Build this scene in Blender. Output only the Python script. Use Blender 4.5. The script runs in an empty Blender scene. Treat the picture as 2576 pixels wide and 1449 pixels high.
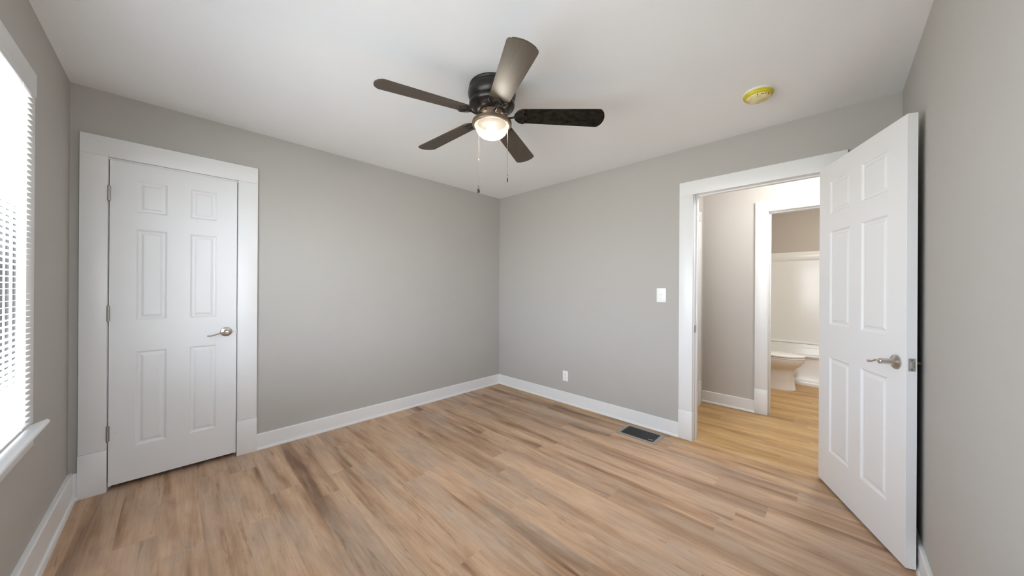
import bpy, bmesh, math, random
from mathutils import Vector, Matrix

# ------------------------------------------------------------------ camera, world, lights, exposure
S = bpy.context.scene
C = S.collection
W, D, H = 3.4576, 3.482, 2.45          # room: x in [-W,0], y in [-D,0]
FPX, YAW, PITCH, ROLL = 830.96, 0.773796, 0.000686, 0.005881
CAM = Vector((-3.02906, -3.19629, 1.26173))
F = Vector((math.cos(YAW)*math.cos(PITCH), math.sin(YAW)*math.cos(PITCH), math.sin(PITCH)))
R0 = Vector((math.sin(YAW), -math.cos(YAW), 0)); U0 = R0.cross(F)
RX = R0*math.cos(ROLL)+U0*math.sin(ROLL); UX = U0*math.cos(ROLL)-R0*math.sin(ROLL)
cd = bpy.data.cameras.new('camera'); cam = bpy.data.objects.new('camera', cd); C.objects.link(cam)
cd.sensor_fit = 'HORIZONTAL'; cd.sensor_width = 36.0; cd.lens = FPX*36.0/2576.0
cd.clip_start = 0.02; cd.clip_end = 200
M = Matrix((RX, UX, -F)).transposed().to_4x4(); M.translation = CAM
cam.matrix_world = M
S.camera = cam

S.view_settings.view_transform = 'Standard'; S.view_settings.look = 'None'
S.view_settings.gamma = 1.0; S.view_settings.use_curve_mapping = False
S.view_settings.exposure = 0.0
S.cycles.max_bounces = 14; S.cycles.diffuse_bounces = 8; S.cycles.transparent_max_bounces = 16
S.cycles.sample_clamp_indirect = 6.0; S.cycles.caustics_reflective = False; S.cycles.caustics_refractive = False

SKY_STRENGTH = 24.3
BULB_STRENGTH = 300.0
NECK_GLOW_W = 0.05
HALL_W, BATH_W = 39.0, 31.0
wd = bpy.data.worlds.new('sky'); S.world = wd; wd.use_nodes = True
nt = wd.node_tree; nt.nodes.clear()
o_ = nt.nodes.new('ShaderNodeOutputWorld'); b_ = nt.nodes.new('ShaderNodeBackground')
tc = nt.nodes.new('ShaderNodeTexCoord'); sp = nt.nodes.new('ShaderNodeSeparateXYZ'); rp = nt.nodes.new('ShaderNodeValToRGB')
mr = nt.nodes.new('ShaderNodeMapRange'); mr.inputs[1].default_value = -1
nt.links.new(tc.outputs['Generated'], sp.inputs[0]); nt.links.new(sp.outputs[2], mr.inputs[0]); nt.links.new(mr.outputs[0], rp.inputs[0])
rp.color_ramp.elements[0].position = 0.47; rp.color_ramp.elements[0].color = (.56, .56, .55, 1)
rp.color_ramp.elements[1].position = 0.53; rp.color_ramp.elements[1].color = (.83, .885, 1.02, 1)
nt.links.new(rp.outputs[0], b_.inputs[0]); b_.inputs[1].default_value = SKY_STRENGTH
nt.links.new(b_.outputs[0], o_.inputs[0])

WIN = (-3.00, -0.905, 0.70, 2.05)       # left wall window opening, unseen near part widened for light: y0, y1, z0, z1
def light(name, kind, loc, power, color, size=0.1):
    l = bpy.data.lights.new(name, kind); l.energy = power; l.color = color
    if kind == 'POINT': l.shadow_soft_size = size
    o = bpy.data.objects.new(name, l); C.objects.link(o); o.location = loc
    return o
WIN2 = (-2.96, -2.40)                   # added unseen window for daylight, right wall beside the camera: x0, x1
for nm, loc, rot, wy in (('window_portal', (-W-0.16, (WIN[0]+WIN[1])/2, 1.37), (0, -math.pi/2, 0), WIN[1]-WIN[0]), ('window_portal', ((WIN2[0]+WIN2[1])/2, -D-0.16, 1.37), (0, -math.pi/2, math.pi/2), WIN2[1]-WIN2[0])):
    pl = light(nm, 'AREA', loc, 1, (1, 1, 1)); pl.data.shape = 'RECTANGLE'; pl.data.size = 1.36; pl.data.size_y = wy
    pl.data.cycles.is_portal = True; pl.rotation_euler = rot
light('hall_lamp', 'POINT', (0.48, -3.25, 2.30), HALL_W, (1.0, .985, .96), 0.15)
light('bathroom_lamp', 'POINT', (2.0, -3.35, 2.2), BATH_W, (1.0, .99, .965), 0.15)

# ------------------------------------------------------------------ materials
def node_mat(name):
    m = bpy.data.materials.new(name); m.use_nodes = True
    t = m.node_tree; b = t.nodes['Principled BSDF']
    return m, t, b
def paint(name, col, rough=0.6, var=0.03, bump=0.0, scale=6.0, bscale=260.0, metallic=0.0, spec=0.5, aniso=None):
    m, t, b = node_mat(name)
    tcn = t.nodes.new('ShaderNodeTexCoord'); n = t.nodes.new('ShaderNodeTexNoise')
    n.inputs['Scale'].default_value = scale; n.inputs['Detail'].default_value = 4
    t.links.new(tcn.outputs['Object'], n.inputs['Vector'])
    mx = t.nodes.new('ShaderNodeMix'); mx.data_type = 'RGBA'
    a = [max(0, c*(1-var)) for c in col]; e = [min(1, c*(1+var)) for c in col]
    mx.inputs[6].default_value = (*a, 1); mx.inputs[7].default_value = (*e, 1)
    t.links.new(n.outputs['Fac'], mx.inputs[0]); t.links.new(mx.outputs[2], b.inputs['Base Color'])
    b.inputs['Roughness'].default_value = rough; b.inputs['Metallic'].default_value = metallic
    b.inputs['Specular IOR Level'].default_value = spec
    if bump:
        n2 = t.nodes.new('ShaderNodeTexNoise'); n2.inputs['Scale'].default_value = bscale; n2.inputs['Detail'].default_value = 3
        t.links.new(tcn.outputs['Object'], n2.inputs['Vector'])
        bp = t.nodes.new('ShaderNodeBump'); bp.inputs['Strength'].default_value = bump; bp.inputs['Distance'].default_value = 0.002
        t.links.new(n2.outputs['Fac'], bp.inputs['Height']); t.links.new(bp.outputs[0], b.inputs['Normal'])
    return m
def srgb(r, g, b):
    return tuple(((c/255+.055)/1.055)**2.4 if c/255 > .04045 else c/255/12.92 for c in (r, g, b))

MAT = {}
MAT['wall'] = paint('wall_paint', (.435, .418, .392), 0.75, 0.02, 0.12, 3.0, 180)
MAT['hallwall'] = paint('hall_wall_paint', (.50, .475, .445), 0.75, 0.02, 0.12, 3.0, 180)
MAT['bathwall'] = paint('bathroom_wall_paint', (.50, .445, .385), 0.7, 0.02, 0.1, 3.0, 180)
MAT['ceil'] = paint('ceiling_paint', (.885, .895, .905), 0.85, 0.012, 0.08, 2.0, 120)
MAT['trim'] = paint('white_trim_paint', (.775, .78, .785), 0.35, 0.015, 0.04, 5, 60)
MAT['door'] = paint('white_door_paint', (.77, .775, .785), 0.38, 0.012, 0.05, 4, 90)
MAT['nickel'] = paint('brushed_nickel', (.56, .52, .47), 0.3, 0.06, 0.0, 40, metallic=1.0)
MAT['hinge'] = paint('satin_hinge_metal', (.40, .38, .34), 0.42, 0.06, 0.0, 40, metallic=1.0)
MAT['latch'] = paint('satin_latch_metal', (.42, .42, .39), 0.5, 0.08, 0.0, 60, metallic=0.6)
MAT['bronze'] = paint('dark_bronze_metal', (.030, .026, .024), 0.34, 0.1, 0.0, 30, metallic=0.55)
MAT['pan'] = paint('bronze_light_fitter', (.17, .125, .09), 0.42, 0.08, 0.0, 30, metallic=0.6)
MAT['chain'] = paint('pull_chain_metal', (.36, .34, .30), 0.4, 0.05, 0.0, 60, metallic=0.9)
MAT['fob'] = paint('dark_pull_fob', (.018, .016, .014), 0.35, 0.1)
MAT['plastic'] = paint('white_wall_plate_plastic', (.86, .86, .85), 0.3, 0.01)
MAT['slot'] = paint('dark_slot', (.06, .055, .05), 0.6, 0.1)
MAT['nub'] = paint('grey_nub', (.45, .44, .42), 0.4, 0.05)
MAT['blind'] = paint('white_blind_vinyl', (.70, .705, .715), 0.45, 0.01)
MAT['vinyl'] = paint('white_window_vinyl', (.84, .84, .84), 0.4, 0.01)
MAT['pile'] = paint('grey_weatherstrip', (.10, .10, .095), 0.9, 0.2, 0, 90)
MAT['register'] = paint('register_frame_metal', (.40, .395, .365), 0.42, 0.12, 0, 30, metallic=0.7)
MAT['louver'] = paint('black_register_louvers', (.018, .018, .019), 0.4, 0.3, 0, 30)
MAT['ductshade'] = paint('register_duct_shade', (.008, .008, .008), 0.8, 0.3, 0, 20)
MAT['porcelain'] = paint('white_porcelain', (.82, .81, .78), 0.12, 0.008)
MAT['tub'] = paint('white_tub_acrylic', (.80, .79, .755), 0.18, 0.01)
MAT['detbase'] = paint('white_detector_plastic', (.80, .79, .72), 0.4, 0.02)
MAT['black'] = paint('black_light_absorber', (.004, .004, .004), 0.9, 0.1, spec=0.0)
MAT['dark'] = paint('closet_shade_dark', (.10, .095, .09), 0.9, 0.03)  # darkness of the unlit closet put into its base colour

def wood_blade(name, c1, c2, rough, mott, spec=.5):
    m, t, b = node_mat(name)
    tcn = t.nodes.new('ShaderNodeTexCoord'); mp = t.nodes.new('ShaderNodeMapping'); mp.inputs['Scale'].default_value = mott
    n = t.nodes.new('ShaderNodeTexNoise'); n.inputs['Scale'].default_value = 1.0; n.inputs['Detail'].default_value = 6; n.inputs['Roughness'].default_value = .6
    r = t.nodes.new('ShaderNodeValToRGB'); r.color_ramp.elements[0].position = .35; r.color_ramp.elements[1].position = .68
    r.color_ramp.elements[0].color = (*c1, 1); r.color_ramp.elements[1].color = (*c2, 1)
    t.links.new(tcn.outputs['Object'], mp.inputs[0]); t.links.new(mp.outputs[0], n.inputs['Vector'])
    t.links.new(n.outputs['Fac'], r.inputs[0]); t.links.new(r.outputs[0], b.inputs['Base Color'])
    b.inputs['Roughness'].default_value = rough; b.inputs['Specular IOR Level'].default_value = spec
    return m
MAT['blade'] = wood_blade('brown_wood_blade', (.048, .034, .022), (.070, .050, .033), .42, (6, 60, 60))
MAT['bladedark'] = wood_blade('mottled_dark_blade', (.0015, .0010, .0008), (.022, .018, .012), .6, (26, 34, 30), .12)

def det_yellow():
    m, t, b = node_mat('yellowed_detector_plastic')
    tcn = t.nodes.new('ShaderNodeTexCoord'); n = t.nodes.new('ShaderNodeTexNoise'); n.inputs['Scale'].default_value = 18
    r = t.nodes.new('ShaderNodeValToRGB')
    r.color_ramp.elements[0].position = .35; r.color_ramp.elements[0].color = (*srgb(196, 176, 4), 1)
    r.color_ramp.elements[1].position = .7; r.color_ramp.elements[1].color = (*srgb(212, 200, 50), 1)
    t.links.new(tcn.outputs['Object'], n.inputs['Vector']); t.links.new(n.outputs['Fac'], r.inputs[0]); t.links.new(r.outputs[0], b.inputs['Base Color'])
    b.inputs['Roughness'].default_value = .35
    return m
MAT['detyellow'] = det_yellow()
def det_cream():
    m, t, b = node_mat('cream_tan_detector_cap')
    tcn = t.nodes.new('ShaderNodeTexCoord'); n = t.nodes.new('ShaderNodeTexNoise'); n.inputs['Scale'].default_value = 26; n.inputs['Detail'].default_value = 5
    g = t.nodes.new('ShaderNodeTexNoise'); g.inputs['Scale'].default_value = 9
    r = t.nodes.new('ShaderNodeValToRGB')
    r.color_ramp.elements[0].position = .38; r.color_ramp.elements[0].color = (*srgb(205, 168, 84), 1)
    r.color_ramp.elements[1].position = .60; r.color_ramp.elements[1].color = (*srgb(236, 230, 178), 1)
    mx = t.nodes.new('ShaderNodeMath'); mx.operation = 'MULTIPLY_ADD'; mx.inputs[1].default_value = .5
    t.links.new(tcn.outputs['Object'], n.inputs['Vector']); t.links.new(tcn.outputs['Object'], g.inputs['Vector'])
    hf = t.nodes.new('ShaderNodeMath'); hf.operation = 'MULTIPLY'; hf.inputs[1].default_value = .5
    t.links.new(g.outputs['Fac'], hf.inputs[0]); t.links.new(n.outputs['Fac'], mx.inputs[0]); t.links.new(hf.outputs[0], mx.inputs[2])
    t.links.new(mx.outputs[0], r.inputs[0]); t.links.new(r.outputs[0], b.inputs['Base Color'])
    b.inputs['Roughness'].default_value = .35
    return m
MAT['detcream'] = det_cream()

def glass_mat():
    m = bpy.data.materials.new('window_glass'); m.use_nodes = True; t = m.node_tree; t.nodes.clear()
    o = t.nodes.new('ShaderNodeOutputMaterial'); mx = t.nodes.new('ShaderNodeMixShader'); tr = t.nodes.new('ShaderNodeBsdfTransparent'); gl = t.nodes.new('ShaderNodeBsdfGlossy')
    gl.inputs['Roughness'].default_value = .02; tr.inputs[0].default_value = (.94, .96, .95, 1); mx.inputs[0].default_value = .06
    t.links.new(tr.outputs[0], mx.inputs[1]); t.links.new(gl.outputs[0], mx.inputs[2]); t.links.new(mx.outputs[0], o.inputs[0])
    return m
MAT['glass'] = glass_mat()
def bowl_mat():
    m = bpy.data.materials.new('frosted_lamp_glass'); m.use_nodes = True; t = m.node_tree; t.nodes.clear()
    o = t.nodes.new('ShaderNodeOutputMaterial')
    tr = t.nodes.new('ShaderNodeBsdfTransparent'); tr.inputs[0].default_value = (.93, .90, .85, 1)
    tl = t.nodes.new('ShaderNodeBsdfTranslucent'); tl.inputs[0].default_value = (.9, .80, .66, 1)
    df = t.nodes.new('ShaderNodeBsdfDiffuse'); df.inputs[0].default_value = (.6, .54, .45, 1)
    gl = t.nodes.new('ShaderNodeBsdfGlossy'); gl.inputs['Roughness'].default_value = .25
    a = t.nodes.new('ShaderNodeMixShader'); a.inputs[0].default_value = .5
    b = t.nodes.new('ShaderNodeMixShader'); b.inputs[0].default_value = .940
    d = t.nodes.new('ShaderNodeMixShader'); d.inputs[0].default_value = .04
    t.links.new(df.outputs[0], a.inputs[1]); t.links.new(tl.outputs[0], a.inputs[2])
    t.links.new(a.outputs[0], b.inputs[1]); t.links.new(tr.outputs[0], b.inputs[2])
    t.links.new(b.outputs[0], d.inputs[1]); t.links.new(gl.outputs[0], d.inputs[2])
    t.links.new(d.outputs[0], o.inputs[0])
    return m
MAT['bowl'] = bowl_mat()
def emit_mat(name, col, s):
    m = bpy.data.materials.new(name); m.use_nodes = True; t = m.node_tree; t.nodes.clear()
    o = t.nodes.new('ShaderNodeOutputMaterial'); em = t.nodes.new('ShaderNodeEmission')
    em.inputs[0].default_value = (*col, 1); em.inputs[1].default_value = s; t.links.new(em.outputs[0], o.inputs[0])
    return m
MAT['bulb'] = emit_mat('lit_bulb', (1.0, .95, .87), BULB_STRENGTH)

def plank_mat(name, cols, hall_lit=False):
    """Vinyl plank: every plank carries two random numbers in the attribute 'plank'."""
    m, t, b = node_mat(name); N = t.nodes.new; L = t.links.new
    tcn = N('ShaderNodeTexCoord'); at = N('ShaderNodeAttribute'); at.attribute_name = 'plank'
    sc = N('ShaderNodeVectorMath'); sc.operation = 'SCALE'; sc.inputs['Scale'].default_value = 43.0
    L(at.outputs['Color'], sc.inputs[0])
    ad = N('ShaderNodeVectorMath'); ad.operation = 'ADD'; L(tcn.outputs['Object'], ad.inputs[0]); L(sc.outputs[0], ad.inputs[1])
    sr = N('ShaderNodeSeparateXYZ'); L(at.outputs['Color'], sr.inputs[0])
    def noise(scale, detail, rough=.5, dist=0.0, src=None):
        mp = N('ShaderNodeMapping'); mp.inputs['Scale'].default_value = scale; L(src or ad.outputs[0], mp.inputs[0])
        n = N('ShaderNodeTexNoise'); n.inputs['Scale'].default_value = 1; n.inputs['Detail'].default_value = detail
        n.inputs['Roughness'].default_value = rough; n.inputs['Distortion'].default_value = dist
        L(mp.outputs[0], n.inputs['Vector']); return n
    def ramp(src, stops):
        r = N('ShaderNodeValToRGB'); el = r.color_ramp.elements
        while len(el) < len(stops): el.new(.5)
        for e, (p, c) in zip(el, stops): e.position = p; e.color = (*c, 1) if len(c) == 3 else c
        L(src, r.inputs[0]); return r
    def mix(mode, fac, a, bb):
        x = N('ShaderNodeMix'); x.data_type = 'RGBA'; x.blend_type = mode
        if isinstance(fac, float): x.inputs[0].default_value = fac
        else: L(fac, x.inputs[0])
        for i, v in ((6, a), (7, bb)):
            if isinstance(v, tuple): x.inputs[i].default_value = (*v, 1)
            else: L(v, x.inputs[i])
        return x.outputs[2]
    light_, mid, dark, grey = cols
    streak = noise((11, .75, 1), 3, .55, .35)
    whole = noise((6.5, .55, 1), 4, .55, .5, tcn.outputs['Object'])
    sm = N('ShaderNodeMath'); sm.operation = 'MULTIPLY'; sm.inputs[1].default_value = .5; L(whole.outputs['Fac'], sm.inputs[0])
    sa = N('ShaderNodeMath'); sa.operation = 'MULTIPLY_ADD'; sa.inputs[1].default_value = .5; L(streak.outputs['Fac'], sa.inputs[0]); L(sm.outputs[0], sa.inputs[2])
    base = ramp(sa.outputs[0], [(.385, dark), (.462, mid), (.56, light_), (.78, light_)])
    blotch = noise((5, 1.6, 1), 3, .5, .2)
    gf = ramp(blotch.outputs['Fac'], [(.45, (0, 0, 0)), (.68, (1, 1, 1))])
    gfm = N('ShaderNodeMath'); gfm.operation = 'MULTIPLY'; gfm.inputs[1].default_value = .62; L(gf.outputs[0], gfm.inputs[0])
    c1 = mix('MIX', gfm.outputs[0], base.outputs[0], grey)
    tone = ramp(sr.outputs[0], [(0, (.86, .84, .82)), (.35, (.98, .98, .98)), (1, (1.05, 1.045, 1.03))])
    c2 = mix('MULTIPLY', 1.0, c1, tone.outputs[0])
    grain = noise((95, 3.2, 1), 5, .6)
    gr = ramp(grain.outputs['Fac'], [(.3, (.86, .84, .82)), (.65, (1.05, 1.05, 1.05))])
    c3 = mix('MULTIPLY', .9, c2, gr.outputs[0])
    mott = noise((17, 4.5, 1), 4, .6, .6)
    mo = ramp(mott.outputs['Fac'], [(.33, (.80, .76, .72)), (.62, (1.05, 1.05, 1.05))])
    c3 = mix('MULTIPLY', .7, c3, mo.outputs[0])
    crack = noise((30, 1.7, 1), 4, .55, .8)
    cr = ramp(crack.outputs['Fac'], [(.625, (1, 1, 1)), (.665, (.62, .56, .50)), (.70, (.92, .9, .88))])
    c4 = mix('MULTIPLY', .75, c3, cr.outputs[0])
    fleck = noise((55, 14, 1), 3, .6, .5)
    fl = ramp(fleck.outputs['Fac'], [(.66, (1, 1, 1)), (.74, (.72, .66, .60))])
    c5 = mix('MULTIPLY', .7, c4, fl.outputs[0])
    L(c5, b.inputs['Base Color'])
    rr = N('ShaderNodeMapRange'); rr.inputs[3].default_value = .36; rr.inputs[4].default_value = .52; L(grain.outputs['Fac'], rr.inputs[0]); L(rr.outputs[0], b.inputs['Roughness'])
    bp = N('ShaderNodeBump'); bp.inputs['Strength'].default_value = .12; bp.inputs['Distance'].default_value = .001
    L(grain.outputs['Fac'], bp.inputs['Height']); L(bp.outputs[0], b.inputs['Normal'])
    b.inputs['Specular IOR Level'].default_value = .4
    return m
MAT['plank'] = plank_mat('tan_vinyl_plank', ((.625, .432, .292), (.485, .312, .198), (.235, .135, .078), (.50, .392, .312)))
MAT['plankhalflit'] = plank_mat('half_hall_lit_vinyl_plank', ((0.566, 0.378, 0.207), (0.451, 0.281, 0.14), (0.269, 0.15, 0.067), (0.475, 0.341, 0.212)))  # blend row: half of the hall's warm light put into the colour
MAT['plankfaintlit'] = plank_mat('faint_hall_lit_vinyl_plank', ((0.601, 0.41, 0.258), (0.471, 0.299, 0.175), (0.249, 0.141, 0.073), (0.49, 0.372, 0.271)))  # blend row: a faint share of that painted hall light
MAT['plankhalllit'] = plank_mat('hall_lit_vinyl_plank', ((.53, .345, .155), (.43, .262, .105), (.29, .16, .06), (.46, .31, .15)))  # same planks, with warm hall light put into the colour

# ------------------------------------------------------------------ helpers
def obj(name, bm, mat, parent=None, smooth=False, loc=None):
    bmesh.ops.remove_doubles(bm, verts=bm.verts, dist=1e-5)
    bmesh.ops.recalc_face_normals(bm, faces=bm.faces)
    me = bpy.data.meshes.new(name); bm.to_mesh(me); bm.free()
    me.materials.append(MAT[mat])
    if smooth:
        for p in me.polygons: p.use_smooth = True
        me.set_sharp_from_angle(angle=math.radians(smooth if smooth is not True else 40))
    o = bpy.data.objects.new(name, me); C.objects.link(o)
    if parent: o.parent = parent
    if loc: o.location = loc
    return o
def empty(name, loc=(0, 0, 0), rz=0.0):
    o = bpy.data.objects.new(name, None); C.objects.link(o); o.location = loc; o.rotation_euler = (0, 0, rz); o.empty_display_size = .1
    return o
def tag(o, label, cat, kind=None, group=None):
    o['label'] = label; o['category'] = cat
    if kind: o['kind'] = kind
    if group: o['group'] = group
    return o
def box(bm, x0, x1, y0, y1, z0, z1, bev=0.0):
    v = [bm.verts.new(p) for p in ((x0, y0, z0), (x1, y0, z0), (x1, y1, z0), (x0, y1, z0), (x0, y0, z1), (x1, y0, z1), (x1, y1, z1), (x0, y1, z1))]
    fs = [bm.faces.new([v[i] for i in f]) for f in ((0, 3, 2, 1), (4, 5, 6, 7), (0, 1, 5, 4), (1, 2, 6, 5), (2, 3, 7, 6), (3, 0, 4, 7))]
    if bev:
        es = list({e for f in fs for e in f.edges})
        bmesh.ops.bevel(bm, geom=es, offset=bev, segments=2, affect='EDGES', profile=.5)
    return bm
def boxobj(name, dims, mat, parent=None, bev=0.0):
    bm = bmesh.new(); box(bm, *dims, bev=bev)
    return obj(name, bm, mat, parent, smooth=30 if bev else False)
def prism(bm, pts, axis, a, b):
    """closed 2D outline extruded along axis 0/1/2 from a to b."""
    def P(p, h):
        return {0: (h, p[0], p[1]), 1: (p[0], h, p[1]), 2: (p[0], p[1], h)}[axis]
    v0 = [bm.verts.new(P(p, a)) for p in pts]; v1 = [bm.verts.new(P(p, b)) for p in pts]
    n = len(pts)
    for i in range(n):
        bm.faces.new((v0[i], v0[(i+1) % n], v1[(i+1) % n], v1[i]))
    bm.faces.new(v0[::-1]); bm.faces.new(v1)
    return bm
def lathe(bm, prof, cx=0, cy=0, seg=48, sx=1.0, sy=1.0):
    rings = []
    for r, z in prof:
        if r < 1e-6: rings.append([bm.verts.new((cx, cy, z))])
        else: rings.append([bm.verts.new((cx+r*sx*math.cos(2*math.pi*k/seg), cy+r*sy*math.sin(2*math.pi*k/seg), z)) for k in range(seg)])
    for a, b in zip(rings, rings[1:]):
        for k in range(seg):
            k2 = (k+1) % seg
            q = [a[k], a[k2], b[k2], b[k]] if len(a) > 1 and len(b) > 1 else ([a[0], b[k2], b[k]] if len(a) == 1 and len(b) > 1 else ([a[k], a[k2], b[0]] if len(a) > 1 else None))
            if q: bm.faces.new(q)
    return bm
def tube(bm, pts, rad, seg=10, flat=1.0):
    pts = [Vector(p) for p in pts]; rads = rad if isinstance(rad, (list, tuple)) else [rad]*len(pts)
    rings = []; up = Vector((0, 0, 1)); prev = None
    for i, p in enumerate(pts):
        d = (pts[min(i+1, len(pts)-1)]-pts[max(i-1, 0)]).normalized()
        a = d.cross(up) if prev is None else prev-d*prev.dot(d)
        if a.length < 1e-4: a = d.cross(Vector((1, 0, 0)))
        a.normalize(); prev = a; b = d.cross(a)
        rings.append([bm.verts.new(p+(a*math.cos(2*math.pi*k/seg)+b*math.sin(2*math.pi*k/seg)*flat)*rads[i]) for k in range(seg)])
    for r, s in zip(rings, rings[1:]):
        for k in range(seg): bm.faces.new((r[k], r[(k+1) % seg], s[(k+1) % seg], s[k]))
    bm.faces.new(rings[0][::-1]); bm.faces.new(rings[-1])
    return bm
def curve_pts(ctrl, n=24):
    """Catmull-Rom through control points."""
    P = [Vector(c) for c in ctrl]; P = [2*P[0]-P[1]]+P+[2*P[-1]-P[-2]]; out = []
    for i in range(1, len(P)-2):
        for k in range(n):
            t = k/n
            out.append(.5*((2*P[i])+(-P[i-1]+P[i+1])*t+(2*P[i-1]-5*P[i]+4*P[i+1]-P[i+2])*t*t+(-P[i-1]+3*P[i]-3*P[i+1]+P[i+2])*t**3))
    out.append(P[-2]); return out
def wall(name, axis, face, thick, u0, u1, z0, z1, holes, mat, label):
    """Wall slab normal to axis (0: x, 1: y); occupies face..face+thick; u is the other horizontal axis."""
    us = sorted({u0, u1, *[h[0] for h in holes], *[h[1] for h in holes]}); zs = sorted({z0, z1, *[h[2] for h in holes], *[h[3] for h in holes]})
    us = [u for u in us if u0 <= u <= u1]; zs = [z for z in zs if z0 <= z <= z1]
    def solid(i, j):
        if i < 0 or j < 0 or i >= len(us)-1 or j >= len(zs)-1: return False
        cu, cz = (us[i]+us[i+1])/2, (zs[j]+zs[j+1])/2
        return not any(h[0] < cu < h[1] and h[2] < cz < h[3] for h in holes)
    bm = bmesh.new()
    def P(u, z, w):
        return (face+w, u, z) if axis == 0 else (u, face+w, z)
    def quad(*p): bm.faces.new([bm.verts.new(x) for x in p])
    for i in range(len(us)-1):
        for j in range(len(zs)-1):
            if not solid(i, j): continue
            a, b, c, d = us[i], us[i+1], zs[j], zs[j+1]
            for w in (0, thick): quad(P(a, c, w), P(b, c, w), P(b, d, w), P(a, d, w))
            if not solid(i-1, j): quad(P(a, c, 0), P(a, d, 0), P(a, d, thick), P(a, c, thick))
            if not solid(i+1, j): quad(P(b, c, 0), P(b, d, 0), P(b, d, thick), P(b, c, thick))
            if not solid(i, j-1): quad(P(a, c, 0), P(b, c, 0), P(b, c, thick), P(a, c, thick))
            if not solid(i, j+1): quad(P(a, d, 0), P(b, d, 0), P(b, d, thick), P(a, d, thick))
    o = obj(name, bm, mat); return tag(o, label, 'wall', 'structure')

# ------------------------------------------------------------------ floors
def floor_planks(name, x0, x1, y0, y1, mat, label, seed, joints=None, rows=None):
    rnd = random.Random(seed); PW = .1555; bm = bmesh.new()
    lay = bm.loops.layers.float_color.new('plank')
    k0 = math.floor((x0+2.143)/PW); k = k0
    while -2.143+k*PW < x1:
        a, b = max(x0, -2.143+k*PW), min(x1, -2.143+(k+1)*PW)
        js = list((joints or {}).get(k, ()))
        if not js: js = [y1-rnd.uniform(.05, 1.2)]
        while min(js)-1.22 > y0: js.append(min(js)-1.22)
        while max(js)+1.22 < y1: js.append(max(js)+1.22)
        ys = sorted([y0, y1]+[j for j in js if y0+.02 < j < y1-.02])
        for p, q in zip(ys, ys[1:]):
            if b-a < 1e-4: continue
            f = bm.faces.new([bm.verts.new(v) for v in ((a, p, 0), (b, p, 0), (b, q, 0), (a, q, 0))])
            col = (rnd.random(), rnd.random(), rnd.random(), 1)
            for l in f.loops: l[lay] = col
            f.material_index = (rows or {}).get(k, 0)
        k += 1
    me = bpy.data.meshes.new(name); bm.to_mesh(me); bm.free(); me.materials.append(MAT[mat]); me.materials.append(MAT['plankhalflit']); me.materials.append(MAT['plankfaintlit'])
    o = bpy.data.objects.new(name, me); C.objects.link(o)
    return tag(o, label, 'floor', 'structure')
J = {-1: (-.773,), -2: (-.995,), -3: (-.75,), -4: (-.30, -.98), 0: (-.375, -1.98), 1: (-1.215,), 3: (-.668, -1.88), 5: (-1.385,), 4: (-.19, -1.56), 6: (-1.0, -2.225), 12: (-1.03,), 8: (-2.80,), 9: (-2.925,), 10: (-2.644,), 11: (-.6,)}
floor_planks('floor', -W-.12, .034, -D-.12, .12, 'plank', 'tan wood-look vinyl plank floor of the bedroom', 11, J, {13: 1, 12: 2})  # rows next to the doorway carry the painted hall light
floor_planks('floor_hall', .034, 3.7, -4.3, -2.0, 'plankhalllit', 'wood-look plank floor of the hallway and bathroom with warm light in its colour', 5, None, {})

# ------------------------------------------------------------------ room shell
bm = bmesh.new(); box(bm, -W-.12, .06, -D-.12, .12, H, H+.12); tag(obj('ceiling', bm, 'ceil'), 'smooth white ceiling of the bedroom', 'ceiling', 'structure')
CL0, CL1, CLT = -3.327, -2.690, 2.052          # closet door opening
EN0, EN1, ENT = -3.160, -2.340, 2.060          # entry opening in the wall (y)
wall('wall_far', 1, 0.0, .115, -W-.12, .115, 0, H, [(CL0, CL1, 0, CLT)], 'wall', 'warm grey wall holding the closed closet door')
wall('wall_entry', 0, 0.0, .115, -D-.12, 0, 0, H, [(EN0, EN1, 0, ENT)], 'wall', 'warm grey wall holding the doorway to the hall')
wall('wall_left', 0, -W, -.14, -D-.12, .0, 0, H, [(WIN[0]-.02, WIN[1]+.02, .658, 2.07)], 'wall', 'warm grey wall on the left holding the window')
wall('wall_right', 1, -D, -.14, -W-.12, .115, 0, H, [(WIN2[0]-.02, WIN2[1]+.02, .658, 2.07)], 'wall', 'plain warm grey wall on the right behind the open door')
# closet behind the closed door
bm = bmesh.new(); box(bm, -3.45, -2.5, .115, .75, -.02, 2.3); fs = [f for f in bm.faces if f.normal.y < -.5]
bmesh.ops.delete(bm, geom=[f for f in bm.faces if all(abs(v.co.y-.115) < 1e-5 for v in f.verts)], context='FACES_ONLY')
tag(obj('wall_closet', bm, 'dark'), 'dark closet interior behind the closed door', 'wall', 'structure')
# hall and bathroom
HX, HT = 1.15, .115
HLY = -2.13
BO0, BO1, BOT = -3.52, -2.715, 2.052
wall('wall_hall_left', 1, HLY, .1, .115, HX, 0, H, [], 'hallwall', 'end wall of the hall at the left inside the doorway')
wall('wall_hall_far', 0, HX, HT, -4.3, -2.0, 0, H, [(BO0, BO1, 0, BOT)], 'hallwall', 'hall wall holding the bathroom doorway')
wall('wall_hall_right', 1, -4.2, -.1, .0, HX, 0, H, [], 'hallwall', 'far right end wall of the hall')
wall('wall_hall_near', 0, .0, .115, -4.3, -D-.12, 0, H, [], 'hallwall', 'hall wall beyond the bedroom corner')
wall('wall_bath_left', 1, -2.2, .1, HX+HT, 3.65, 0, H, [], 'bathwall', 'taupe bathroom wall behind the toilet')
wall('wall_bath_far', 0, 3.60, .1, -4.1, -2.1, 0, H, [], 'bathwall', 'taupe bathroom wall above the tub surround')
wall('wall_bath_right', 1, -4.01, -.1, HX+HT, 3.7, 0, H, [], 'bathwall', 'right end wall of the bathroom')
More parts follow.
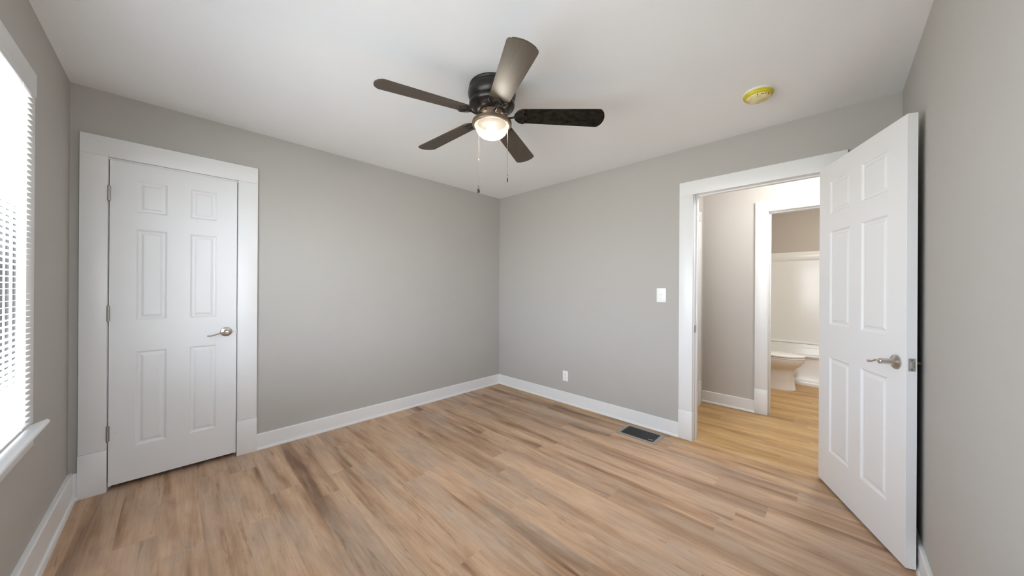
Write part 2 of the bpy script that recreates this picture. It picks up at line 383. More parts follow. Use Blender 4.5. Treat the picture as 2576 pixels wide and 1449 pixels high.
bm = bmesh.new(); box(bm, .06, HX+.06, -4.3, -2.0, H, H+.12); tag(obj('ceiling_hall', bm, 'ceil'), 'white ceiling of the hall', 'ceiling', 'structure')
bm = bmesh.new(); box(bm, HX+.06, 3.7, -4.3, -2.0, H, H+.12); tag(obj('ceiling_bath', bm, 'ceil'), 'white ceiling of the bathroom', 'ceiling', 'structure')

# ------------------------------------------------------------------ baseboards
def bb_prof(h, t, shoe_h=.02, shoe_t=.010):
    return [(0, 0), (t+shoe_t, 0), (t+shoe_t, shoe_h*.45), (t+shoe_t*.55, shoe_h*.88), (t, shoe_h), (t, h-.006), (t-.003, h-.001), (t-.006, h), (0, h)]
def baseboard(name, side, a, b, label, h=.122, t=.014, mat='trim', base=None, **k):
    p = bb_prof(h, t, **k); bm = bmesh.new()
    if side == 'far': prism(bm, [(-y+(base or 0), z) for y, z in p], 0, a, b)
    elif side == 'entry': prism(bm, [(-x+(base or 0), z) for x, z in p], 1, a, b)
    elif side == 'left': prism(bm, [(-W+x, z) for x, z in p], 1, a, b)
    elif side == 'right': prism(bm, [(-D+y, z) for y, z in p], 0, a, b)
    return tag(obj(name, bm, mat, smooth=30), label, 'baseboard', 'structure')
baseboard('baseboard_far', 'far', -2.5786, 0, 'white baseboard right of the closet door')
baseboard('baseboard_entry', 'entry', -2.2455, 0, 'white baseboard between the far corner and the doorway casing')
baseboard('baseboard_left', 'left', -D, 0, 'white baseboard below the window', h=.160, t=.020, shoe_t=.013, shoe_h=.026)
baseboard('baseboard_right', 'right', -W+.034, -.02, 'white baseboard along the right wall behind the open door', shoe_t=.007)
baseboard('baseboard_closet_left', 'far', -W+.02, -3.4215, 'short white baseboard piece left of the closet door casing', h=.158)
baseboard('baseboard_hall', 'entry', -2.6125, HLY, 'white baseboard in the hall left of the bathroom doorway', h=.125, base=HX)

# ------------------------------------------------------------------ door casings
def casing(name, axis, face, sgn, a0, a1, b0, b1, top, hh, ph, label, leg=(True, True), jamb=None, ct=.02):
    """a0..a1 left leg span, b0..b1 right leg span along the wall; sgn: direction the casing stands proud."""
    e = empty(name, ((a0+b1)/2, face, 0) if axis == 1 else (face, (a0+b1)/2, 0)); loc = Vector(e.location)
    tag(e, label, 'door casing', 'structure')
    def bx(nm, u0, u1, z0, z1, t, bev=.0014, w0=0.0):
        lo, hi = sorted((face+sgn*w0, face+sgn*t)); bm = bmesh.new()
        d = (u0, u1, lo, hi, z0, z1) if axis == 1 else (lo, hi, u0, u1, z0, z1)
        box(bm, *d, bev=bev); bmesh.ops.translate(bm, verts=bm.verts, vec=-loc)
        return obj(nm, bm, 'trim', e, smooth=30)
    for k, (u0, u1) in enumerate(((a0, a1), (b0, b1))):
        if not leg[k]: continue
        bx('casing_leg', u0, u1, ph+.0012, top-hh-.0002, ct)
        bx('plinth_block', u0-.001, u1+.001, 0, ph, ct+.0025)
    bx('casing_head', a0, b1, top-hh, top, ct)
    if jamb:
        u0, u1, zt, depth, stop = jamb                     # opening edges, head height, depth into the wall, stop position
        jt = .018
        bx('side_jamb', u0-jt, u0, 0, zt, -depth, .001, -0.0); bx('side_jamb', u1, u1+jt, 0, zt, -depth, .001, -0.0)
        bx('head_jamb', u0-jt, u1+jt, zt, zt+jt, -depth, .001, -0.0)
        if stop:
            bx('door_stop', u0, u0+.011, 0, zt-.011, -stop[1], .002, -stop[0]); bx('door_stop', u1-.011, u1, 0, zt-.011, -stop[1], .002, -stop[0])
            bx('door_stop', u0, u1, zt-.011, zt, -stop[1], .002, -stop[0])
    return e
t1 = casing('trim_1', 1, 0.0, -1, -3.4208, -3.3135, -2.6965, -2.5800, 2.170, .118, .258, 'white casing with plinth blocks around the closed closet door',
       jamb=(-3.3115, -2.6985, 2.041, .115, (.045, .060)))
t2 = casing('trim_2', 0, 0.0, -1, -3.255, -3.150, -2.352, -2.2465, 2.1625, .112, .243, 'white casing with plinth blocks around the doorway to the hall',
       jamb=(-3.142, -2.358, 2.052, .115, (.040, .078)))
# strike plate on the left jamb of the doorway
sb = bmesh.new(); box(sb, .006, .036, -2.3597, -2.3575, .90, .96, .0008); box(sb, .014, .028, -2.361, -2.3575, .915, .945)
so = obj('strike_plate', sb, 'hinge', t2); so.location = -Vector(t2.location); so['label'] = 'metal strike plate'
t3 = casing('trim_3', 0, HX, -1, -3.62, -3.51, -2.7165, -2.6115, 2.156, .108, .253, 'white casing around the bathroom doorway seen through the hall',
       jamb=(-3.512, -2.722, 2.046, HT, (.045, .080)))
t4 = casing('trim_4', 1, HLY, -1, .24, .35, .925, 1.025, 2.104, .108, .262, 'white casing on the end wall just inside the doorway, left of the hall wall', ct=.02)
bm = bmesh.new(); box(bm, .35, .925, HLY-.008, HLY-.001, .01, 1.996); dl = obj('door_3', bm, 'door'); tag(dl, 'closed white door on the hall end wall', 'door', 'structure')

# ------------------------------------------------------------------ six panel doors
def panel_door(w, h, t, px, pz, z0=0.0):
    """local x 0..w, front face at y=0 (towards -y), back at y=t."""
    bm = bmesh.new()
    xs = sorted({0, w, *[v for p in px for v in p]}); zs = sorted({z0, z0+h, *[v for p in pz for v in p]})
    def quad(*p): bm.faces.new([bm.verts.new(q) for q in p])
    for y, s in ((0.0, 1), (t, -1)):
        for a, b in zip(xs, xs[1:]):
            for c, d in zip(zs, zs[1:]):
                if any(abs(a-p[0]) < 1e-6 for p in px) and any(abs(c-p[0]) < 1e-6 for p in pz): continue
                quad((a, y, c), (b, y, c), (b, y, d), (a, y, d))
        for p in px:
            for q in pz:
                prof = [(0, 0), (.004, .0022), (.009, .0068), (.014, .0080), (.022, .0072), (.030, .0036), (.033, .0026)]
                loops = []
                for ins, dep in prof:
                    yy = y+s*dep
                    loops.append(((p[0]+ins, yy, q[0]+ins), (p[1]-ins, yy, q[0]+ins), (p[1]-ins, yy, q[1]-ins), (p[0]+ins, yy, q[1]-ins)))
                for A, B in zip(loops, loops[1:]):
                    for k in range(4): quad(A[k], A[(k+1) % 4], B[(k+1) % 4], B[k])
                quad(*loops[-1])
    for a, b in zip(xs, xs[1:]):
        for z in (z0, z0+h): quad((a, 0, z), (b, 0, z), (b, t, z), (a, t, z))
    for c, d in zip(zs, zs[1:]):
        for x in (0, w): quad((x, 0, c), (x, 0, d), (x, t, d), (x, t, c))
    return bm
def lever_handle(parent, x, y, z, out, along, nm='door_handle', curve=1.0):
    """rose at (x,y,z); out: -1/+1 direction along local y; along: -1/+1 direction the lever runs along local x."""
    bm = bmesh.new(); lathe(bm, [(0, 0), (.0335, 0), (.034, .003), (.0325, .0065), (.027, .0095), (.018, .0115), (.0145, .013), (.0125, .020), (.0118, .048), (.0125, .051), (.0128, .060), (.0105, .063), (.004, .0635), (.004, .0625), (0, .0625)], seg=40)
    Rm = Matrix.Rotation(math.pi/2 if out < 0 else -math.pi/2, 4, 'X'); bmesh.ops.transform(bm, matrix=Rm, verts=bm.verts)
    rose = obj(nm, bm, 'nickel', parent, smooth=35, loc=(x, y, z)); rose['label'] = 'satin nickel lever handle'
    bm = bmesh.new()
    pts = curve_pts([(0, out*.054, 0), (along*.020, out*.056, .002), (along*.048, out*.056, -.008*curve), (along*.078, out*.053, -.017*curve), (along*.094, out*.050, -.019*curve), (along*.104, out*.047, -.016*curve)], 8)
    n = len(pts); rads = [.0115-.004*min(1, i/(n*.25)) if i < n*.25 else .0075-.0004*(i/n)+(.002 if i > n*.6 else 0) for i in range(n)]; rads[-1] = .004; rads[-2] = .0065
    tube(bm, pts, rads, 12, flat=.55)
    obj('lever', bm, 'nickel', rose, smooth=50)
    return rose
PZ = [(.246, .845), (1.045, 1.6235), (1.731, 1.934)]
# closed closet door
d1 = panel_door(.605, 2.008, .035, [(.110, .247), (.356, .494)], PZ, .030)
door1 = obj('door_1', d1, 'door'); door1.location = (-3.3075, -.010, 0)
tag(door1, 'closed white six panel closet door with lever handle', 'door', 'structure')
lever_handle(door1, .547, 0, .932, -1, -1)
for zc in (1.83, 1.092, .354):
    bm = bmesh.new(); lathe(bm, [(0, -.050), (.0035, -.049), (.0062, -.046), (.0062, .046), (.0035, .049), (0, .050)], -.0025, -.0095, 14)
    box(bm, -.012, .006, -.0035, .001, -.045, .045)
    hg = obj('hinge', bm, 'hinge', door1, smooth=35, loc=(0, 0, zc)); hg['label'] = 'metal butt hinge'
# latch seen at the slab edge
boxobj('latch', (.6035, .609, -.004, .02, .915, .950), 'hinge', door1)
# little nick in the paint of the slab
boxobj('paint_nick', (.029, .036, -.0004, .001, .353, .3555), 'nub', door1)
# open bedroom door
A2 = Vector((-.006, -3.1225, 0)); B2 = Vector((-.722, -3.4285, 0)); ww = .779
ang = math.atan2((B2-A2).y, (B2-A2).x)
d2 = panel_door(ww, 2.045, .035, [(.128, .340), (.446, .654)], [(.240, .840), (1.045, 1.632), (1.742, 1.948)], .014)
door2 = obj('door_2', d2, 'door'); 
# local front (-y) must face the camera side: mirror so that the visible face lies on +n
door2.rotation_euler = (0, 0, ang); door2.location = A2
# with this rotation local +y points towards the right wall, so the front face looks into the room
tag(door2, 'open white six panel bedroom door swung back to the right wall', 'door', 'structure')
lever_handle(door2, .716, 0, .928, -1, -1)
rh = lever_handle(door2, .716, .035, .928, 1, -1); rh.scale = (1, 1, 1)
rh.scale = (.9, .9, .66)
bm = bmesh.new(); box(bm, ww-.0006, ww+.0012, .0055, .0295, .899, .957, .0006)
lp = obj('latch_plate', bm, 'latch', door2); lp['label'] = 'metal latch plate on the door edge'
bm = bmesh.new(); prism(bm, [(ww, .010), (ww+.010, .012), (ww+.011, .017), (ww, .026)], 2, .915, .941); obj('latch_bolt', bm, 'nickel', lp)
for z in (.906, .950):
    bm = bmesh.new(); lathe(bm, [(0, 0), (.003, 0), (.003, .0008), (0, .0008)], seg=12); bmesh.ops.transform(bm, matrix=Matrix.Rotation(math.pi/2, 4, 'Y'), verts=bm.verts)
    obj('screw', bm, 'slot', lp, loc=(ww+.0011, .0175, z))
for zc in (1.86, 1.06, .26):
    bm = bmesh.new(); lathe(bm, [(0, -.045), (.006, -.045), (.006, .045), (0, .045)], .002, .041, 12); box(bm, 0, .03, .0345, .0365, -.045, .045)
    obj('hinge', bm, 'hinge', door2, smooth=35, loc=(0, 0, zc))

# ------------------------------------------------------------------ windows and blinds
ST = .688                                # top of the window stool
WZ1 = 2.05
def make_window(num, ox, oy, rz, width, twin, label, blind_label):
    """local frame: x into the room, y along the wall, origin on the wall face below the window centre."""
    w = empty('window_%d' % num, (ox, oy, 0), rz); tag(w, label, 'window', 'structure')
    ya, yb = -width/2, width/2
    def wpart(name, dims, mat='trim', bev=.002, parent=w):
        bm = bmesh.new(); box(bm, *dims, bev=bev)
        return obj(name, bm, mat, parent, smooth=30)
    wpart('casing_leg', (0, .0195, yb, yb+.1065, ST, 2.0475)); wpart('casing_leg', (0, .0195, ya-.1065, ya, ST, 2.0475))
    wpart('casing_head', (0, .0225, ya-.109, yb+.109, 2.048, 2.1435))
    bm = bmesh.new(); prism(bm, [(-.10, ST-.022), (-.10, ST), (-.005, ST), (.0496, ST), (.0556, ST-.005), (.0576, ST-.011), (.0556, ST-.018), (.0496, ST-.022), (-.005, ST-.022)], 1, ya-.131, yb+.131)
    for v in bm.verts:
        if v.co.x < -.002: v.co.y = min(max(v.co.y, ya-.015), yb+.015)
    obj('window_stool', bm, 'trim', w, smooth=40)
    wpart('apron', (0, .018, ya-.106, yb+.125, .588, ST-.022), bev=.003)
    for yf, s in ((yb, 1), (ya, -1)):    # vinyl jamb liner with its tracks
        g = [(0, 0), (-.0036, 0), (-.0036, .016), (-.0126, .016), (-.0126, .001), (-.0172, .001), (-.0172, .016), (-.0286, .016), (-.0286, .001), (-.0329, .001), (-.0329, .016), (-.0444, .016), (-.0444, .001), (-.140, .001), (-.140, .019), (0, .019)]
        bm = bmesh.new(); prism(bm, [(x, yf+s*y) for x, y in g], 2, ST, 2.07); jj = obj('window_jamb', bm, 'vinyl', w)
        for xa, xb in ((-.0124, -.0038), (-.0284, -.0174), (-.0442, -.0331)):
            y0_, y1_ = sorted((yf+s*.010, yf+s*.0155)); wpart('weatherstrip', (xa, xb, y0_, y1_, ST, WZ1), 'pile', 0, jj)
    wpart('head_jamb', (-.140, 0, ya, yb, WZ1, 2.07), 'vinyl', 0)
    spans = [(ya+.001, yb-.0005)]
    if twin:
        wpart('mullion', (-.140, -.018, -.03, .03, ST, WZ1), 'vinyl', .002)
        spans = [(ya+.001, -.0305), (.0305, yb-.0005)]
    def sash(x0, x1, z0, z1, y0, y1):
        s = .045; us = [y0, y0+s, y1-s, y1]; zs = [z0, z0+s, z1-s, z1]; bm = bmesh.new()
        def q(*p): bm.faces.new([bm.verts.new(v) for v in p])
        for i in range(3):
            for j in range(3):
                if i == 1 and j == 1: continue
                for x in (x0, x1): q((x, us[i], zs[j]), (x, us[i+1], zs[j]), (x, us[i+1], zs[j+1]), (x, us[i], zs[j+1]))
        for (A, B, Z0, Z1) in ((us[0], us[3], zs[0], zs[3]), (us[1], us[2], zs[1], zs[2])):
            for y in (A, B): q((x0, y, Z0), (x1, y, Z0), (x1, y, Z1), (x0, y, Z1))
            for z in (Z0, Z1): q((x0, A, z), (x1, A, z), (x1, B, z), (x0, B, z))
        so = obj('sash', bm, 'vinyl', w); xm = (x0+x1)/2
        bm = bmesh.new(); box(bm, xm-.002, xm+.002, y0+s-.004, y1-s+.004, z0+s-.004, z1-s+.004); obj('glass_pane', bm, 'glass', so)
    for y0, y1 in spans:
        sash(-.079, -.049, ST+.002, 1.39, y0, y1); sash(-.114, -.084, 1.35, 2.049, y0, y1)
    # blind: its own thing, hanging in the opening
    if blind_label: B = empty('window_blind', (ox, oy, 0), rz); tag(B, blind_label, 'blind')
    else: B = empty('window_blind'); B.parent = w
    bx, y0, y1 = .0201, ya+.006, yb-.005
    wpart('headrail', (bx-.014, bx+.013, y0, y1, 2.020, 2.047), 'blind', .002, B)
    wpart('bottom_rail', (bx-.012, bx+.012, y0, y1, ST+.016, ST+.030), 'blind', .003, B)
    nsl = 58; zb, zt = ST+.050, 2.006; tilt = math.radians(TILT); n = 6; top = []; bot = []
    for i in range(n+1):
        u = -1+2*i/n; x = u*.0125; c = .0016*(1-u*u)
        xx, zz = x*math.cos(tilt)+c*math.sin(tilt), -x*math.sin(tilt)+c*math.cos(tilt)
        top.append((xx, zz)); bot.append((xx, zz-.0006))
    bm = bmesh.new(); prism(bm, [(bx+p, q) for p, q in top+bot[::-1]], 1, y0, y1); sl = obj('slat', bm, 'blind', B, smooth=40)
    for k in range(nsl):
        o = sl if k == 0 else sl.copy()
        if k: C.objects.link(o); o.parent = B
        o.location = (0, 0, zb+(zt-zb)*k/(nsl-1))
    for yy in [y1-.12, y0+.12]+([0.0] if width > 1.2 else []):
        for dx in (-.0135, .0135):
            bm = bmesh.new(); tube(bm, [(bx+dx, yy, ST+.03), (bx+dx, yy, 2.02)], .0008, 6); obj('ladder_cord', bm, 'blind', B)
    bm = bmesh.new(); tube(bm, [(bx+.018, y0+.08, 1.30), (bx+.018, y0+.08, 2.03)], .004, 6); obj('tilt_wand', bm, 'blind', B)
TILT = -5
make_window(1, -W, (WIN[0]+WIN[1])/2, 0.0, WIN[1]-WIN[0], True, 'white trimmed window on the left wall behind its blind', 'white horizontal mini blind with open slats hanging in the window on the left wall')
make_window(2, (WIN2[0]+WIN2[1])/2, -D, math.pi/2, WIN2[1]-WIN2[0], False, 'white trimmed window added out of view on the right wall for daylight', None)

# ------------------------------------------------------------------ wall plates
sw = empty('light_switch', (0, -2.0955, 1.208)); tag(sw, 'white wall switch plate with a tiny central nub beside the doorway casing', 'light switch')
bm = bmesh.new(); box(bm, -.007, .0, -.0405, .0405, -.062, .062, .003); obj('cover_plate', bm, 'plastic', sw, smooth=40)
bm = bmesh.new(); lathe(bm, [(0, 0), (.0042, 0), (.0038, .004), (0, .0045)], seg=16); bmesh.ops.transform(bm, matrix=Matrix.Rotation(-math.pi/2, 4, 'Y'), verts=bm.verts); obj('switch_nub', bm, 'nub', sw, smooth=40, loc=(-.0068, .003, .004))
ol = empty('wall_outlet', (0, -1.0725, .297)); tag(ol, 'white duplex outlet low on the wall above the baseboard', 'outlet')
bm = bmesh.new(); box(bm, -.006, .0, -.035, .035, -.0555, .0555, .0025); obj('cover_plate', bm, 'plastic', ol, smooth=40)
for zz in (-.0205, .0205):
    bm = bmesh.new(); pts = []
    for k in range(24):
        a = 2*math.pi*k/24; pts.append((max(-.0135, min(.0135, .017*math.cos(a))), zz+max(-.0145, min(.0145, .0165*math.sin(a)))))
    prism(bm, pts, 0, -.0078, -.004); rc = obj('receptacle', bm, 'plastic', ol)
    for yy, hh in ((-.006, .0045), (.006, .0035)):
        bm = bmesh.new(); box(bm, -.0083, -.0076, yy-.0011, yy+.0011, zz+.003-hh, zz+.003+hh); obj('slot', bm, 'slot', rc)
    bm = bmesh.new(); prism(bm, [(.0026*math.cos(k*.5236), zz-.0085+.0026*math.sin(k*.5236)) for k in range(12)], 0, -.0083, -.0076); obj('slot', bm, 'slot', rc)
bm = bmesh.new(); prism(bm, [(.003*math.cos(k*.5236), .003*math.sin(k*.5236)) for k in range(12)], 0, -.0068, -.005); obj('screw', bm, 'nub', ol)

# ------------------------------------------------------------------ floor register
RX0, RX1, RY0, RY1 = -.303, -.072, -2.158, -1.826
rg = empty('floor_register', ((RX0+RX1)/2, (RY0+RY1)/2, 0)); tag(rg, 'black louvered floor register with a grey metal rim beside the doorway', 'floor vent')
hx, hy, rim = (RX1-RX0)/2, (RY1-RY0)/2, .026
bm = bmesh.new()
L0 = [(-hx, -hy), (hx, -hy), (hx, hy), (-hx, hy)]
def ringpts(i, z): return [bm.verts.new((x-math.copysign(i, x), y-math.copysign(i, y), z)) for x, y in L0]
rs = [ringpts(0, .0002), ringpts(0, .0022), ringpts(.006, .0055), ringpts(rim-.004, .0055), ringpts(rim, .0035), ringpts(rim, .0002)]
for a, b in zip(rs, rs[1:]+rs[:1]):
    for k in range(4): bm.faces.new((a[k], a[(k+1) % 4], b[(k+1) % 4], b[k]))
obj('rim', bm, 'register', rg)
bm = bmesh.new(); box(bm, -hx+rim-.001, hx-rim+.001, -hy+rim-.001, hy-rim+.001, .0002, .0010); obj('duct_shade_plate', bm, 'ductshade', rg)  # dark plate painted as the duct's shade; the floor has no hole
nl = 15
for k in range(nl):
    y = -hy+rim+(k+.5)*(2*hy-2*rim)/nl
    bm = bmesh.new(); prism(bm, [(y-.006, .0012), (y-.0045, .0012), (y+.005, .0046), (y+.0035, .0046)], 0, -hx+rim, hx-rim); obj('louver', bm, 'louver', rg)
for xx in (-.03, .03):
    bm = bmesh.new(); box(bm, xx-.002, xx+.002, -hy+rim, hy-rim, .0040, .0050); obj('cross_bar', bm, 'louver', rg)
bm = bmesh.new(); box(bm, -.062, -.05, -hy+rim+.012, -hy+rim+.05, .004, .0058, .0006); obj('damper_lever', bm, 'register', rg)

# ------------------------------------------------------------------ smoke detector
sd = empty('smoke_detector', (-.575, -2.862, H)); tag(sd, 'round yellowed smoke detector on the ceiling between the fan and the open door', 'smoke detector')
bm = bmesh.new(); lathe(bm, [(0, 0), (.076, 0), (.078, -.003), (.078, -.009), (.074, -.012), (0, -.012)], seg=56); obj('base', bm, 'detbase', sd, smooth=35)
bm = bmesh.new(); lathe(bm, [(0, -.0118), (.074, -.0118), (.0755, -.015), (.0745, -.022), (.0705, -.029), (.067, -.032), (.064, -.0325), (0, -.0325)], seg=56); cv = obj('cover', bm, 'detyellow', sd, smooth=35); cv['label'] = 'yellowed translucent cover'
bm = bmesh.new(); lathe(bm, [(0, -.0323), (.0635, -.0323), (.0625, -.036), (.057, -.0415), (.044, -.046), (.024, -.0485), (0, -.049)], seg=48); cc = obj('cap', bm, 'detcream', sd, smooth=35); cc['label'] = 'cream and tan centre cap'
for a, rr in ((-176, .0600), (-158, .0575), (-151, .0585), (-146, .0570), (-136, .0600), (-120, .0610)):
    bm = bmesh.new(); a_ = math.radians(a); lathe(bm, [(0, -.001), (.0026, -.001), (.0026, .004), (0, .004)], seg=10); obj('vent_hole', bm, 'slot', sd, loc=(rr*math.cos(a_), rr*math.sin(a_), -.0405))

# ------------------------------------------------------------------ ceiling fan
FX, FY = -1.7265, -1.750
fan = empty('ceiling_fan', (FX, FY, H)); tag(fan, 'dark bronze five blade ceiling fan with a lit glass bowl light', 'ceiling fan')
bm = bmesh.new(); lathe(bm, [(0, 0), (.126, 0), (.131, -.004), (.133, -.010), (.130, -.017), (.129, -.020), (.134, -.025), (.1375, -.032), (.136, -.037), (.139, -.044), (.1405, -.054), (.138, -.070), (.132, -.084), (.125, -.093), (.119, -.098), (0, -.098)], seg=64)
mh = obj('motor_housing', bm, 'bronze', fan, smooth=28); mh['label'] = 'blackened bronze ceiling housing'
bm = bmesh.new(); lathe(bm, [(0, -.0975), (.119, -.0975), (.129, -.101), (.1335, -.108), (.1335, -.119), (.129, -.127), (.122, -.131), (.117, -.133), (.110, -.139), (.104, -.147), (.094, -.153), (.078, -.156), (0, -.156)], seg=64)
obj('motor_cover', bm, 'bronze', fan, smooth=28)
bm = bmesh.new(); lathe(bm, [(0, -.1558), (.070, -.1558), (.073, -.160), (.073, -.176), (.069, -.180), (.066, -.184), (.066, -.203), (0, -.203)], seg=48)
nk = obj('switch_housing', bm, 'pan', fan, smooth=28); nk['label'] = 'brown neck above the light'
for k in range(8):
    bm = bmesh.new(); box(bm, .0725, .0745, -.006, .006, -.173, -.163, .001); sl_ = obj('vent_slot', bm, 'fob', nk); sl_.rotation_euler = (0, 0, math.radians(45*k+20))
bm = bmesh.new(); lathe(bm, [(0, -.2028), (.060, -.2028), (.085, -.2045), (.106, -.208), (.1145, -.213), (.116, -.218), (.116, -.230), (.1135, -.234), (.107, -.236), (.1015, -.236), (.1000, -.231), (.098, -.225), (.07, -.222), (0, -.222)], seg=64)
pn = obj('light_fitter', bm, 'pan', fan, smooth=28); pn['label'] = 'bronze light fitter pan'
bm = bmesh.new(); lathe(bm, [(.0975, -.233), (.0972, -.241), (.0950, -.254), (.0900, -.267), (.0810, -.280), (.0680, -.292), (.0500, -.301), (.0270, -.3065), (0, -.308)], seg=56)
bw = obj('glass_bowl', bm, 'bowl', fan, smooth=60); bw['label'] = 'frosted glass bowl lit from within'
bm = bmesh.new(); lathe(bm, [(0, -.2238), (.011, -.2238), (.012, -.230), (.019, -.235), (.028, -.244), (.032, -.255), (.029, -.267), (.018, -.278), (0, -.284)], seg=32)
bb_ = obj('bulb', bm, 'bulb', bw, smooth=60)
for k in range(6):                       # added point lights imitating lamp glow on the neck and blades
    l = bpy.data.lights.new('added_neck_glow', 'POINT'); l.energy = NECK_GLOW_W; l.color = (1.0, .86, .68); l.shadow_soft_size = .012
    o = bpy.data.objects.new('added_neck_glow', l); C.objects.link(o); o.parent = fan; a_ = math.radians(60*k+4)
    o.location = (.092*math.cos(a_), .092*math.sin(a_), -.195)
bm = bmesh.new(); lathe(bm, [(0, -.2222), (.0985, -.2222), (.0985, -.2236), (0, -.2236)], seg=48); obj('bulb_light_absorber', bm, 'black', bw)  # added black disc soaking up bulb light so the bowl stays dimmer
BZ, PIT, DROOP = -.173, math.radians(-11.5), math.radians(2.6)
R_, r_ = .657, .138
def blade_outline():
    pts = []
    hw0, hw1 = .0555, .0705
    for k in range(17):                                     # rounded root
        a = math.pi/2+math.pi*k/16; pts.append((r_+.052+.052*math.cos(a)*1.0, hw0*math.sin(a)))
    xe = R_-.020; rc = .022
    pts.append((xe-rc-.004, -hw1))
    for k in range(1, 9):
        a = -math.pi/2+math.pi/2*k/8*.86; pts.append((xe-rc+rc*math.cos(a)-.002, -hw1+rc+rc*math.sin(a)))
    for k in range(-5, 6):
        u = k/5*.052; pts.append((R_-.0045-(.0135)*(u/.052)**2, u))
    for k in range(7, -1, -1):
        a = math.pi/2-math.pi/2*k/8*.86; pts.append((xe-rc+rc*math.cos(a)-.002, hw1-rc+rc*math.sin(a)))
    return pts
def make_blade(mat):
    bm = bmesh.new(); prism(bm, blade_outline(), 2, -.003, .003)
    b = obj('blade', bm, mat, fan)
    # decorative bracket below the root
    bm = bmesh.new(); out = []
    for k in range(19):
        a = math.pi/2+math.pi*k/18; out.append((r_+.049+.053*math.cos(a), .0535*math.sin(a)))
    inn = [(r_+.056, -.050), (r_+.046, -.034), (r_+.052, -.016), (r_+.068, 0), (r_+.052, .016), (r_+.046, .034), (r_+.056, .050)]
    prism(bm, out+inn, 2, -.0065, -.0031)
    tube(bm, [(x, y, -.0068) for x, y in out], .0036, 8)
    tube(bm, curve_pts([(x, y, -.0068) for x, y in inn], 4), .0028, 8)
    for s in (-1, 1):
        tube(bm, curve_pts([(r_+.006, s*.004, -.0075), (r_+.018, s*.020, -.0085), (r_+.036, s*.026, -.0085), (r_+.042, s*.013, -.0085), (r_+.024, s*.006, -.008), (r_+.006, s*.003, -.0075)], 5), .0030, 8)
    arm = curve_pts([(.060, 0, .004), (.072, 0, -.004), (.088, 0, -.012), (.106, 0, -.014), (.126, 0, -.010), (r_+.02, 0, -.0065)], 6)
    tube(bm, arm, [.0105-.004*min(1, i/len(arm)*1.4) for i in range(len(arm))], 10, flat=.7)
    for x, y in ((r_+.030, .030), (r_+.030, -.030), (r_+.055, 0)):
        lathe(bm, [(0, -.010), (.004, -.0095), (.005, -.0065), (0, -.0065)], x, y, 10)
    br = obj('blade_bracket', bm, 'bronze', b, smooth=40); br['label'] = 'dark scrolled blade bracket'
    return b
angs = [-120.4+72*k for k in range(5)]
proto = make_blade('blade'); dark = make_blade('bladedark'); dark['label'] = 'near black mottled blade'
for k, a in enumerate(angs):
    if k == 0: b = proto
    elif k == 1: b = dark
    else:
        b = proto.copy(); C.objects.link(b); b.parent = fan
        for ch in proto.children:
            c = ch.copy(); C.objects.link(c); c.parent = b
    b.matrix_basis = Matrix.Translation((0, 0, BZ)) @ Matrix.Rotation(math.radians(a), 4, 'Z') @ Matrix.Rotation(DROOP, 4, 'Y') @ Matrix.Rotation(PIT, 4, 'X')
vd = Vector((math.cos(math.radians(48.0)), math.sin(math.radians(48.0)), 0)); vr = Vector((vd.y, -vd.x, 0))
def pull_chain(lat, fwd, zbot, kind):
    p = vr*lat+vd*fwd; z0 = -.214; zb = zbot-H; rr = p.length
    bm = bmesh.new(); q = p*(.062/rr)
    tube(bm, [(q.x, q.y, -.190), (p.x*.9, p.y*.9, -.195), (p.x, p.y, -.203), (p.x, p.y, zb+.05)], .00125, 6)
    z = zb+.052
    while z < -.205:
        lathe(bm, [(0, z-.0016), (.0017, z), (0, z+.0016)], p.x, p.y, 6); z += .0072
    c = obj('pull_chain', bm, 'chain', fan)
    bm = bmesh.new()
    if kind == 'drop': lathe(bm, [(0, 0), (.006, .0005), (.0085, .004), (.0085, .010), (.0068, .018), (.0035, .026), (.0016, .030), (.0016, .033), (0, .033)], p.x, p.y, 18)
    else: lathe(bm, [(0, 0), (.0028, .001), (.003, .004), (.0028, .024), (.0018, .027), (0, .028)], p.x, p.y, 14)
    bmesh.ops.translate(bm, verts=bm.verts, vec=(0, 0, zb)); f = obj('pull_fob', bm, 'fob', c, smooth=50)
    bm = bmesh.new(); lathe(bm, [(0, zb+.037), (.0024, zb+.039), (.0024, zb+.043), (0, zb+.046)], p.x, p.y, 10); obj('chain_connector', bm, 'fob', c)
    if kind == 'drop':
        bm = bmesh.new(); lathe(bm, [(0, zb+.196), (.003, zb+.199), (.0022, zb+.205), (0, zb+.208)], p.x, p.y, 10); s = obj('chain_coupling', bm, 'plastic', c)
pull_chain(-.0795, .085, 1.846, 'drop')
pull_chain(.0895, -.080, 1.861, 'stick')

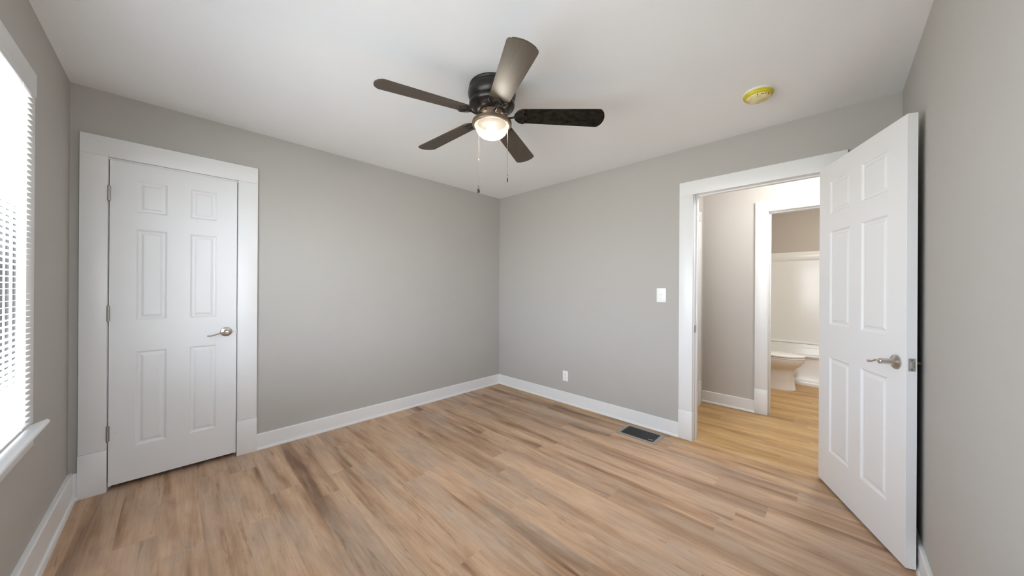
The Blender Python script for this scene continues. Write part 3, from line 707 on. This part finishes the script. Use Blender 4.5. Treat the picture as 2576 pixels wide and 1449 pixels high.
# ------------------------------------------------------------------ bathroom seen through the two doorways
def stack(bm, secs, seg=48):
    rings = [[bm.verts.new((cx+rx*math.cos(2*math.pi*k/seg), cy+ry*math.sin(2*math.pi*k/seg)*(1 if math.sin(2*math.pi*k/seg) < 0 else back), z)) for k in range(seg)] for z, cx, cy, rx, ry, back in secs]
    for a, b in zip(rings, rings[1:]):
        for k in range(seg): bm.faces.new((a[k], a[(k+1) % seg], b[(k+1) % seg], b[k]))
    bm.faces.new(rings[0][::-1]); bm.faces.new(rings[-1])
TX = 2.43
tl = empty('toilet', (TX, -2.60, 0)); tag(tl, 'white toilet with closed lid beside the bathtub, seen through both doorways', 'toilet')
bm = bmesh.new()
stack(bm, [(0, 0, 0, .120, .256, .9), (.012, 0, 0, .121, .257, .9), (.03, 0, 0, .114, .250, .9), (.10, 0, 0, .104, .238, .9), (.18, 0, 0, .098, .228, .9), (.235, 0, -.004, .098, .224, .9), (.255, 0, -.012, .108, .228, .9), (.280, 0, -.028, .130, .240, .9), (.310, 0, -.050, .154, .247, .9), (.345, 0, -.072, .171, .250, .9), (.375, 0, -.085, .179, .248, .9), (.396, 0, -.088, .181, .248, .9), (.400, 0, -.088, .177, .244, .9)])
obj('bowl', bm, 'porcelain', tl, smooth=50)
for nm, z0, z1, g in (('seat', .4005, .418, 0), ('lid', .4215, .443, .002)):
    bm = bmesh.new(); stack(bm, [(z0, 0, -.086, .180+g, .248+g, .9), (z0+.004, 0, -.086, .186+g, .254+g, .9), (z1-.006, 0, -.086, .186+g, .254+g, .9), (z1-.001, 0, -.086, .180+g, .247+g, .9), (z1+(.006 if nm == 'lid' else 0), 0, -.086, .10, .16, .9)]); obj(nm, bm, 'porcelain', tl, smooth=40)
bm = bmesh.new(); box(bm, -.215, .215, .20, .392, .36, .745, .02); obj('tank', bm, 'porcelain', tl, smooth=40)
bm = bmesh.new(); box(bm, -.225, .225, .192, .396, .746, .782, .012); obj('tank_lid', bm, 'porcelain', tl, smooth=40)
bm = bmesh.new(); box(bm, -.16, .16, .13, .30, .33, .40, .02); obj('tank_shelf', bm, 'porcelain', tl, smooth=40)
bt = empty('bathtub', (2.815, -2.95, 0)); tag(bt, 'white bathtub with a flat apron along the far bathroom wall', 'bathtub')
bm = bmesh.new(); prism(bm, [(x-2.815, z) for x, z in [(2.806, 0), (2.806, .045), (2.812, .058), (2.835, .066), (2.838, .075), (2.838, .345), (2.826, .362), (2.816, .372), (2.814, .386), (2.820, .395), (2.90, .398), (2.925, .39), (2.96, .16), (3.03, .10), (3.42, .10), (3.48, .15), (3.52, .395), (3.548, .402), (3.552, .452), (3.598, .455), (3.598, 0)]], 1, -1.055, .748); obj('tub_shell', bm, 'tub', bt, smooth=30)
sr = empty('tub_surround', (3.598, -2.95, .456)); tag(sr, 'glossy white tub surround panel on the bathroom wall above the bathtub', 'tub surround')
bm = bmesh.new(); prism(bm, [(x-3.598, z-.456) for x, z in [(3.598, .456), (3.556, .456), (3.552, .466), (3.556, .480), (3.574, .492), (3.574, 1.700), (3.558, 1.718), (3.552, 1.730), (3.552, 1.822), (3.556, 1.834), (3.598, 1.834)]], 1, -1.055, .748); obj('back_panel', bm, 'tub', sr, smooth=30)
bm = bmesh.new(); box(bm, 2.84-3.598, 3.55-3.598, .728, .748, .0, 1.378, .004); obj('end_panel', bm, 'tub', sr, smooth=30)
